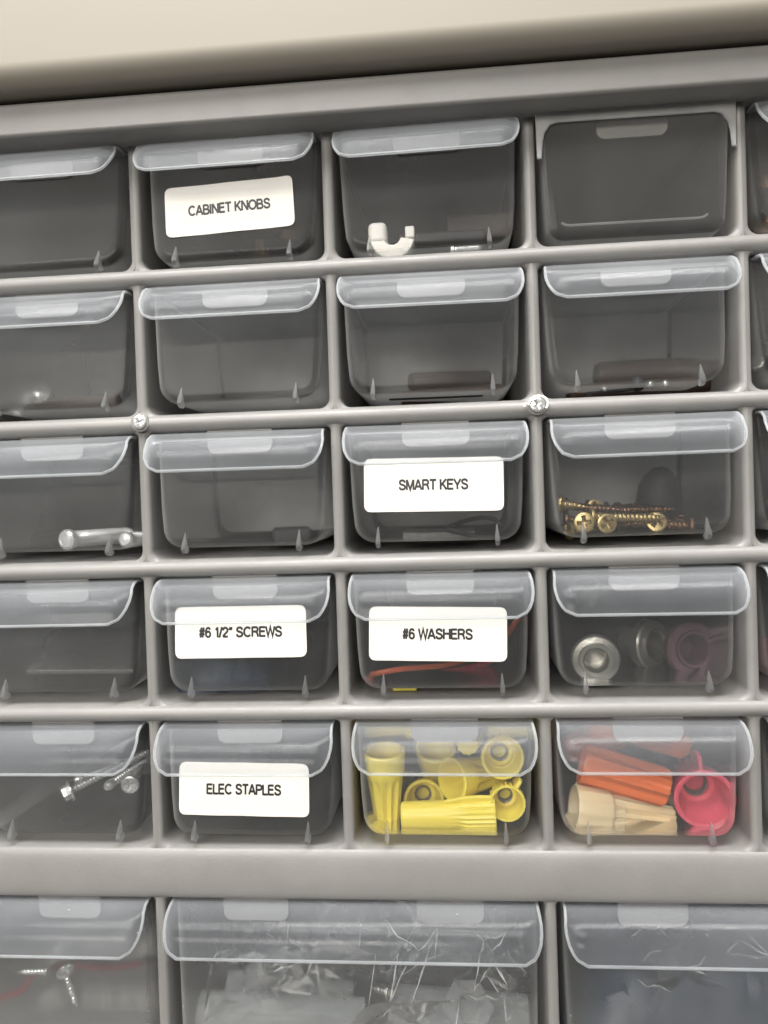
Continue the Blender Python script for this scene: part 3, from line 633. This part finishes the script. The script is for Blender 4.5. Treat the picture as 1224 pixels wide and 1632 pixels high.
# white clip: an open ring with squared ends and a collar
e = empty('pipe_clip', (-11.5, 9.0, 77.7), 'white plastic half round clip lying at the bottom of the top row drawer', 'clip')
bm = bmesh.new(); loops = []
for t in range(21):
    a = math.radians(172+t*9.2); R0, R1 = 2.6, 6.9
    w0 = 3.0
    loops.append([(R0*math.cos(a), -w0, R0*math.sin(a)), (R1*math.cos(a), -w0, R1*math.sin(a)), (R1*math.cos(a), w0, R1*math.sin(a)), (R0*math.cos(a), w0, R0*math.sin(a))])
loft(bm, loops, True, True, True); bm.transform(Matrix.Rotation(0.12, 4, 'Y')); link('ring', fixn(bm), WHITE, e, bevel=.6, seg=3, ang=30)
bm = bmesh.new(); box(bm, -7.4, -1.6, -3.4, 3.2, -2.0, 4.6); link('jaw', fixn(bm), WHITE, e, bevel=1.7, seg=4, ang=30)
bm = bmesh.new(); box(bm, 4.0, 6.9, -2.4, 2.4, -.5, 3.0); link('jaw', fixn(bm), WHITE, e, bevel=.5, seg=3, ang=30)
bm = bmesh.new(); lathe(bm, [(0, 2.4), (.4, 2.9), (6.0, 2.9), (6.4, 2.4)], 24); bm.transform(Matrix.Translation((-4.6, 3.4, 0.2)) @ Matrix.Rotation(-PI/2, 4, 'X')); link('collar', fixn(bm), WHITE, e, ang=30)
bm = bmesh.new(); lathe(bm, [(0, .9), (.2, 1.4), (1, 1.5), (1.2, 1.15)]+[(1.4+i*.55, 1.0+.16*(i % 2)) for i in range(15)]+[(9.8, .6)], 24)
o = link('steel_pin', fixn(bm), STEEL, ang=40, loc=(6.1, 8.0, 72.9)); o.rotation_mode = 'QUATERNION'; o.rotation_quaternion = toward((1, .05, .03)); tag(o, 'ribbed silver pin lying to the right of the white clip', 'pin')
for i, (a, s, lb) in enumerate((((3.8, 26.0, 78.1), (14, 9, 4), 'black plastic block behind the silver pin'), ((19.5, 48.0, 85.8), (14, 10, 9), 'black plastic block deep at the right behind the silver pin'))):
    bm = bmesh.new(); box(bm, -s[0], s[0], -s[1], s[1], 0, s[2]); o = link('plastic_block', bm, BLACK if i == 0 else WOOD, bevel=1, seg=3, loc=a); tag(o, lb, 'block', 'plastic blocks in the top row')
# second row
e = place('cabinet_knob', (-145.5, 45.0, 37.5), (0.2, -1, 0.3), 'small silver knob lying in the second row at the left edge', 'knob', 'metal knobs')
bm = bmesh.new(); lathe(bm, [(0, 2), (.4, 4), (3, 3.0), (6, 4.6), (8.5, 4.4), (9.6, 2.5), (9.9, .1)], 32); link('grip', fixn(bm), STEEL, e)
def rod(a, b, r, m, label, name='dowel', cat='dowel', group='brown dowels in the second row'):
    bm = bmesh.new(); a, b = Vector(a), Vector(b); tube(bm, [Vector((0, 0, 0)), (b-a)*.03, (b-a)*.97, b-a], [r*.85, r, r, r*.85], 16)
    return tag(link(name, fixn(bm), m, ang=30, loc=a), label, cat, group)
rod((-11.1, 22.0, 29.7), (22.3, 30.0, 32.2), 2.4, WOOD, 'brown dowel lying front most in the drawer under the white clip')
rod((-8.8, 45.0, 38.4), (19.9, 60.0, 40.3), 3.6, WOOD, 'thicker brown dowel lying behind the front one, middle column')
rod((42.1, 18.0, 28.5), (88.3, 26.0, 30.8), 2.6, WOOD, 'long brown dowel lying behind the steel balls')
rod((56.8, 48.0, 38.1), (94.8, 52.0, 39.2), 5.0, WOOD, 'thick brown dowel at the back behind the steel balls')
rod((-148.1, 40.0, 35.1), (-114.8, 40.0, 35.5), 3.0, WOOD, 'reddish brown dowel lying beside the small silver knob')
rod((-54.1, 60.0, 34.2), (-45.6, 60.0, 35.1), 3.4, WOOD, 'short brown dowel at the right of the drawer below CABINET KNOBS')
for i, (a, r_) in enumerate((((62.3, 12.0, 29.9), 2.4), ((65.6, 10.0, 29.3), 1.2), ((70.1, 10.0, 29.2), 1.3), ((51.7, 9.0, 28.4), 1.0))):
    bm = bmesh.new(); bmesh.ops.create_icosphere(bm, subdivisions=3, radius=r_); tag(link('steel_ball', bm, BLACK if i == 0 else STEEL, loc=a), ['dark steel ball, largest of those at the front of the drawer', 'tiny steel ball just right of the dark one', 'tiny steel ball, right most of the row', 'tiny steel ball, left most of the row'][i], 'ball', 'steel balls')
rod((45.6, 8.0, 27.0), (60.7, 10.0, 28.1), .5, BLACK, 'thin black wire piece lying left of the steel balls', 'wire_piece', 'wire', None)
rod((-14.4, 12.0, 28.9), (15.1, 12.0, 28.9), .9, BLACK, 'thin black strip lying in the drawer under the white clip', 'wire_piece', 'wire', None)
screw((111.8, 40.0, 31.2), (-.4, -.6, .3), DULL, 16, 1.4, 2.8, 'small silver screw in the right edge drawer of the second row')
# third row right edge
screw((106.9, 30.0, -8.0), (-.1, -1, 0), BRASS, 18, 1.4, 2.8, 'brass screw in the third row drawer at the right edge')
screw((106.2, 30.0, -15.1), (-.05, -1, 0), STEEL, 18, 1.4, 2.6, 'silver screw in the third row drawer at the right edge')
# fourth row
bm = bmesh.new(); box(bm, -17, 17, -22, 22, 0, 1.6); o = link('flat_plate', bm, PLATE, bevel=.4, loc=(-124.9, 34.0, -54.2)); o.rotation_euler = (.16, .06, .25); tag(o, 'dark flat plate leaning on top in the fourth row left drawer', 'plate', 'dark flat plates')
bm = bmesh.new(); box(bm, -19, 19, -20, 20, 0, 2.4); o = link('flat_plate', bm, RUBR, bevel=.4, loc=(-129.3, 42.0, -67.8)); o.rotation_euler = (0, .03, -.1); tag(o, 'dark reddish flat plate lying under the black one', 'plate', 'dark flat plates')
def crumple(name, loc, sx, sy, sz, m, label, cat, seed, amp=2.2, parent=None, nseg=44, fr=.11):
    bm = bmesh.new(); bmesh.ops.create_grid(bm, x_segments=nseg, y_segments=nseg, size=1)
    for v in bm.verts:
        x, y = v.co.x, v.co.y; f = math.sqrt(max(0, (1-x**4)*(1-y**4)))
        q = Vector((x*sx*fr+seed, y*sy*fr, seed*1.7)); a = noise.cell(q*1.3)*0; n1 = abs(noise.noise(q)); n2 = abs(noise.noise(q*2.3+Vector((5, 1, 2)))); n3 = noise.noise(q*4.9)
        v.co = (x*sx+n2*2, y*sy+n1*2, sz*f+amp*(2.2*n1+1.1*n2+.25*n3-1.0)*(0.3+.7*f))
    return tag(link(name, bm, m, loc=loc, ang=22, smooth=True), label, cat)
crumple('navy_wrap', (-76.3, 60.0, -74.3), 23, 50, 25, NAVY, 'dark navy wrapped bundle behind the SCREWS label', 'wrap', 3.1)
crumple('navy_wrap', (-77.1, 60.0, -130.3), 23, 50, 28, NAVY, 'dark navy wrapped bundle behind the ELEC STAPLES label', 'wrap', 8.1)
def wire(pts, r, m, label, name='wire'):
    P = [Vector(p) for p in pts]; out = []
    for i in range(len(P)-1):
        p0, p1, p2, p3 = P[max(0, i-1)], P[i], P[i+1], P[min(len(P)-1, i+2)]
        for k in range(8):
            t = k/8; out.append(.5*((2*p1)+(-p0+p2)*t+(2*p0-5*p1+4*p2-p3)*t*t+(-p0+3*p1-3*p2+p3)*t**3))
    out.append(P[-1]); o = P[0].copy(); bm = bmesh.new(); tube(bm, [q-o for q in out], r, 8); return tag(link(name, fixn(bm), m, loc=o), label, 'wire')
wire([(-23.5, 14.0, -59.3), (-13.3, 14.0, -57.6), (2.7, 18.0, -57.0), (17.3, 24.0, -52.7), (25.1, 26.0, -43.8)], 0.9, OWIRE, 'orange wire curving behind the WASHERS label')
wire([(-23.2, 30.0, -65.1), (-3.7, 26.0, -62.5), (15.6, 34.0, -59.4), (23.2, 40.0, -49.3)], 1.4, RED, 'dark red wire behind the orange one')
crumple('brown_bundle', (-1.2, 60.0, -75.6), 23, 44, 10, WOOD, 'brown bundle lying under the orange wire', 'bundle', 5.5)
bm = bmesh.new(); box(bm, -3.8, 3.8, 0, 12, 0, 1.2); tag(link('yellow_tag', bm, YEL, bevel=.3, loc=(-12.4, 12, -64.2)), 'small yellow tag showing under the WASHERS drawer', 'tag')
def bushing(loc, axis, m, R, r, L, label):
    return lathed('bushing', loc, axis, m, [(0, r), (0, R*.62), (L*.55, R*.66), (L*.6, R), (L*.86, R), (L*.9, R*.94), (L*.92, R*.72), (L, R*.68), (L, r*1.1), (L*.95, r), (0.01, r)], label, 'bushing', 40, 'round bushings')
bushing((48.4, 22.0, -54.9), (-0.10, -1, 0), DULL, 7.4, 3.6, 12, 'silver round bushing facing out at the left of the drawer')
bushing((63.0, 38.0, -54.4), (0.75, -1, 0.05), DULL, 8.0, 4.3, 12, 'silver bushing turned right behind the first one')
bushing((78.9, 34.0, -55.6), (0.15, -1, 0.1), RUBR, 8.6, 4.6, 12, 'purplish round bushing at the right of the drawer')
bushing((49.9, 40.0, -41.0), (0.0, -0.5, 1), DULL, 5.6, 2.6, 9, 'silver bushing lying high behind the drawer lip')
crumple('dark_bundle', (79.6, 72.0, -76.3), 23, 40, 16, BLACK, 'black bundle at the back behind the bushings', 'bundle', 6.5)
# fifth row left: long silver screws
def screw_at(head, axis, m, L, r, rh, label, hd='cross', **k):
    ax = Vector(axis).normalized(); return screw(Vector(head)-ax*L, ax, m, L, r, rh, label, hd, **k)
screw_at((-125.1, 12.0, -96.5), (-1, -.75, -.38), STEEL, 30, 1.35, 2.6, 'long silver screw whose head faces out, left most in its drawer', 'hex', pitch=1.0)
screw_at((-124.7, 20.0, -95.0), (-1, -.6, -.24), STEEL, 28, 1.2, 2.0, 'long silver screw lying just above the front one', 'dome', pitch=1.0)
screw_at((-113.2, 18.0, -96.2), (-.5, -1, -.25), STEEL, 24, 1.5, 1.7, 'threaded silver screw end facing out between the others', 'dome', pitch=1.0)
screw_at((-105.4, 16.0, -95.5), (.1, -1, -.1), STEEL, 18, 1.4, 3.0, 'silver screw with its flat head near the right wall', 'cross')
screw_at((-108.4, 34.0, -95.9), (-.5, -1, -.3), STEEL, 20, 1.4, 2.4, 'silver screw high against the right wall of the left drawer', 'hex')
crumple('small_bag', (-132.3, 30.0, -114.6), 22, 24, 4, BAG, 'thin clear film lying on the bottom under the silver screws', 'bag', 9.2, 1.6)
# wide drawers
screw((-124.6, 12.0, -168.6), (-.12, -.25, 1), STEEL, 15, 1.35, 2.9, 'small silver screw standing point down in the wide left drawer')
screw((-146.2, 14.0, -158.1), (1, -.1, .1), STEEL, 12, 1.1, 1.6, 'thin silver screw lying high at the left edge')
wire([(-157.9, 22.0, -172.6), (-148.6, 20.0, -168.4), (-145.0, 24.0, -164.7), (-138.8, 34.0, -168.0), (-124.7, 34.0, -168.7), (-110.1, 30.0, -164.4)], 1.1, DRED, 'dark red wire looping behind the small silver screws')
crumple('dark_bundle', (-118, 80, -188), 46, 44, 40, PLATE, 'dark bundle at the back of the wide drawer at the bottom left', 'bundle', 2.2, 3)
def clear_tube(a, b, r, label):
    bm = bmesh.new(); a, b = Vector(a), Vector(b); d = b-a; L = d.length
    lathe(bm, [(0, r*.8), (0, r), (.6, r), (L-.6, r), (L, r), (L, r*.8), (.1, r*.8)], 28, cap0=False, cap1=False)
    o = link('clear_tube', fixn(bm), TUBE, ang=30, loc=a); o.rotation_mode = 'QUATERNION'; o.rotation_quaternion = toward(d); return tag(o, label, 'tube', 'clear plastic tubes')
clear_tube((-84.5, 16.0, -171.6), (-30.0, 20.0, -175.7), 6.5, 'long clear tube lying low at the left of the bagged parts')
clear_tube((-77.8, 24.0, -168.8), (-35.5, 30.0, -176.1), 6.0, 'clear tube lying above the long one')
clear_tube((-74.6, 40.0, -175.5), (-56.6, 10.0, -151.2), 4.5, 'short clear tube pointing out under the lip')
clear_tube((-22.4, 30.0, -176.9), (24.5, 30.0, -180.1), 6.5, 'clear tube lying low at the right of the bagged parts')
lathed('hex_cap', (-55.3, 26.0, -167.4), (0, -1, .1), TUBE, [(0, 3.5), (0, 6), (6, 6), (6, 3.6), (.1, 3.4)], 'clear six sided cap facing out at the middle left', 'cap', 6)
lathed('hex_cap', (4.4, 18.0, -168.3), (.1, -1, .2), TUBE, [(0, 3.5), (0, 8.2), (4, 8.2), (4, 4.4), (.1, 4.2)], 'clear six sided cap facing out at the right', 'cap', 6)
screw((-45.1, 30.0, -168.6), (.3, -.4, .5), DULL, 10, 1.2, 2.0, 'small dull screw among the clear tubes')
screw((-28.8, 30.0, -170.9), (.6, -.4, .1), DULL, 10, 1.3, 2.0, 'dull screw with six sided head among the clear tubes', 'hex')
from mathutils.geometry import delaunay_2d_cdt
def film(loc, sx, sz, label, seed, amp, rotz=0, tilt=0, npt=60, crease_glint=.12):
    """crumpled cling: flat facets between random crumple nodes, white tubes painting the glints along some ridges"""
    rr = random.Random(seed); P = [Vector((rr.uniform(-sx, sx), rr.uniform(-sz, sz)*(.6+.4*rr.random()))) for _ in range(npt)]
    P += [Vector((sx*math.cos(t*PI/9), sz*math.sin(t*PI/9)))*(rr.uniform(.9, 1.08)) for t in range(18)]
    vs, es, fs, *_ = delaunay_2d_cdt(P, [], [], 0, 1e-4)
    bm = bmesh.new(); V = [bm.verts.new((v.x, rr.uniform(-amp, amp), v.y)) for v in vs]
    for f in fs: bm.faces.new([V[i] for i in f])
    fixn(bm); E_ = [(e.verts[0].co.copy(), e.verts[1].co.copy(), e.calc_face_angle(0)) for e in bm.edges]
    bmesh.ops.subdivide_edges(bm, edges=bm.edges[:], cuts=3, use_grid_fill=True)
    for v in bm.verts: v.co.y += noise.noise(Vector((v.co.x*.25+seed, v.co.z*.25, 3)))*amp*.35
    for a, b, an in E_:
        if an > .5 and rr.random() < crease_glint and (a-b).length > 3:
            n_ = max(3, int((a-b).length/1.2)); pts = [a.lerp(b, t/n_) for t in range(n_+1)]
            for q in pts: q.y += noise.noise(Vector((q.x*.25+seed, q.z*.25, 3)))*amp*.35-.05
            tube(bm, pts, [rr.uniform(.09, .22)*(0.35+math.sin(PI*i/n_)) for i in range(n_+1)], 5, mi=1)
    o = link('plastic_bag', bm, [BAG, CREASE_GLINT], loc=loc, ang=12); o.rotation_euler = (tilt, 0, rotz); return tag(o, label, 'bag', 'clear plastic bags')
film((-30, 11, -160), 50, 24, 'crinkled clear bag over the tubes in the middle wide drawer', 4, 5.5, 0, .15, crease_glint=.22)
film((-20, 30, -158), 46, 26, 'second clear bag layer behind the first in the middle wide drawer', 14, 6, .1, .1)
film((92, 14, -147), 36, 15, 'crinkled shiny clear bag in the wide drawer at the bottom right', 24, 6.5, 0, .3, crease_glint=.25)
crumple('navy_cloth', (92, 66, -188), 54, 58, 44, NAVY, 'navy cloth bundle under the clear bag at the bottom right', 'cloth', 12.4, 3)
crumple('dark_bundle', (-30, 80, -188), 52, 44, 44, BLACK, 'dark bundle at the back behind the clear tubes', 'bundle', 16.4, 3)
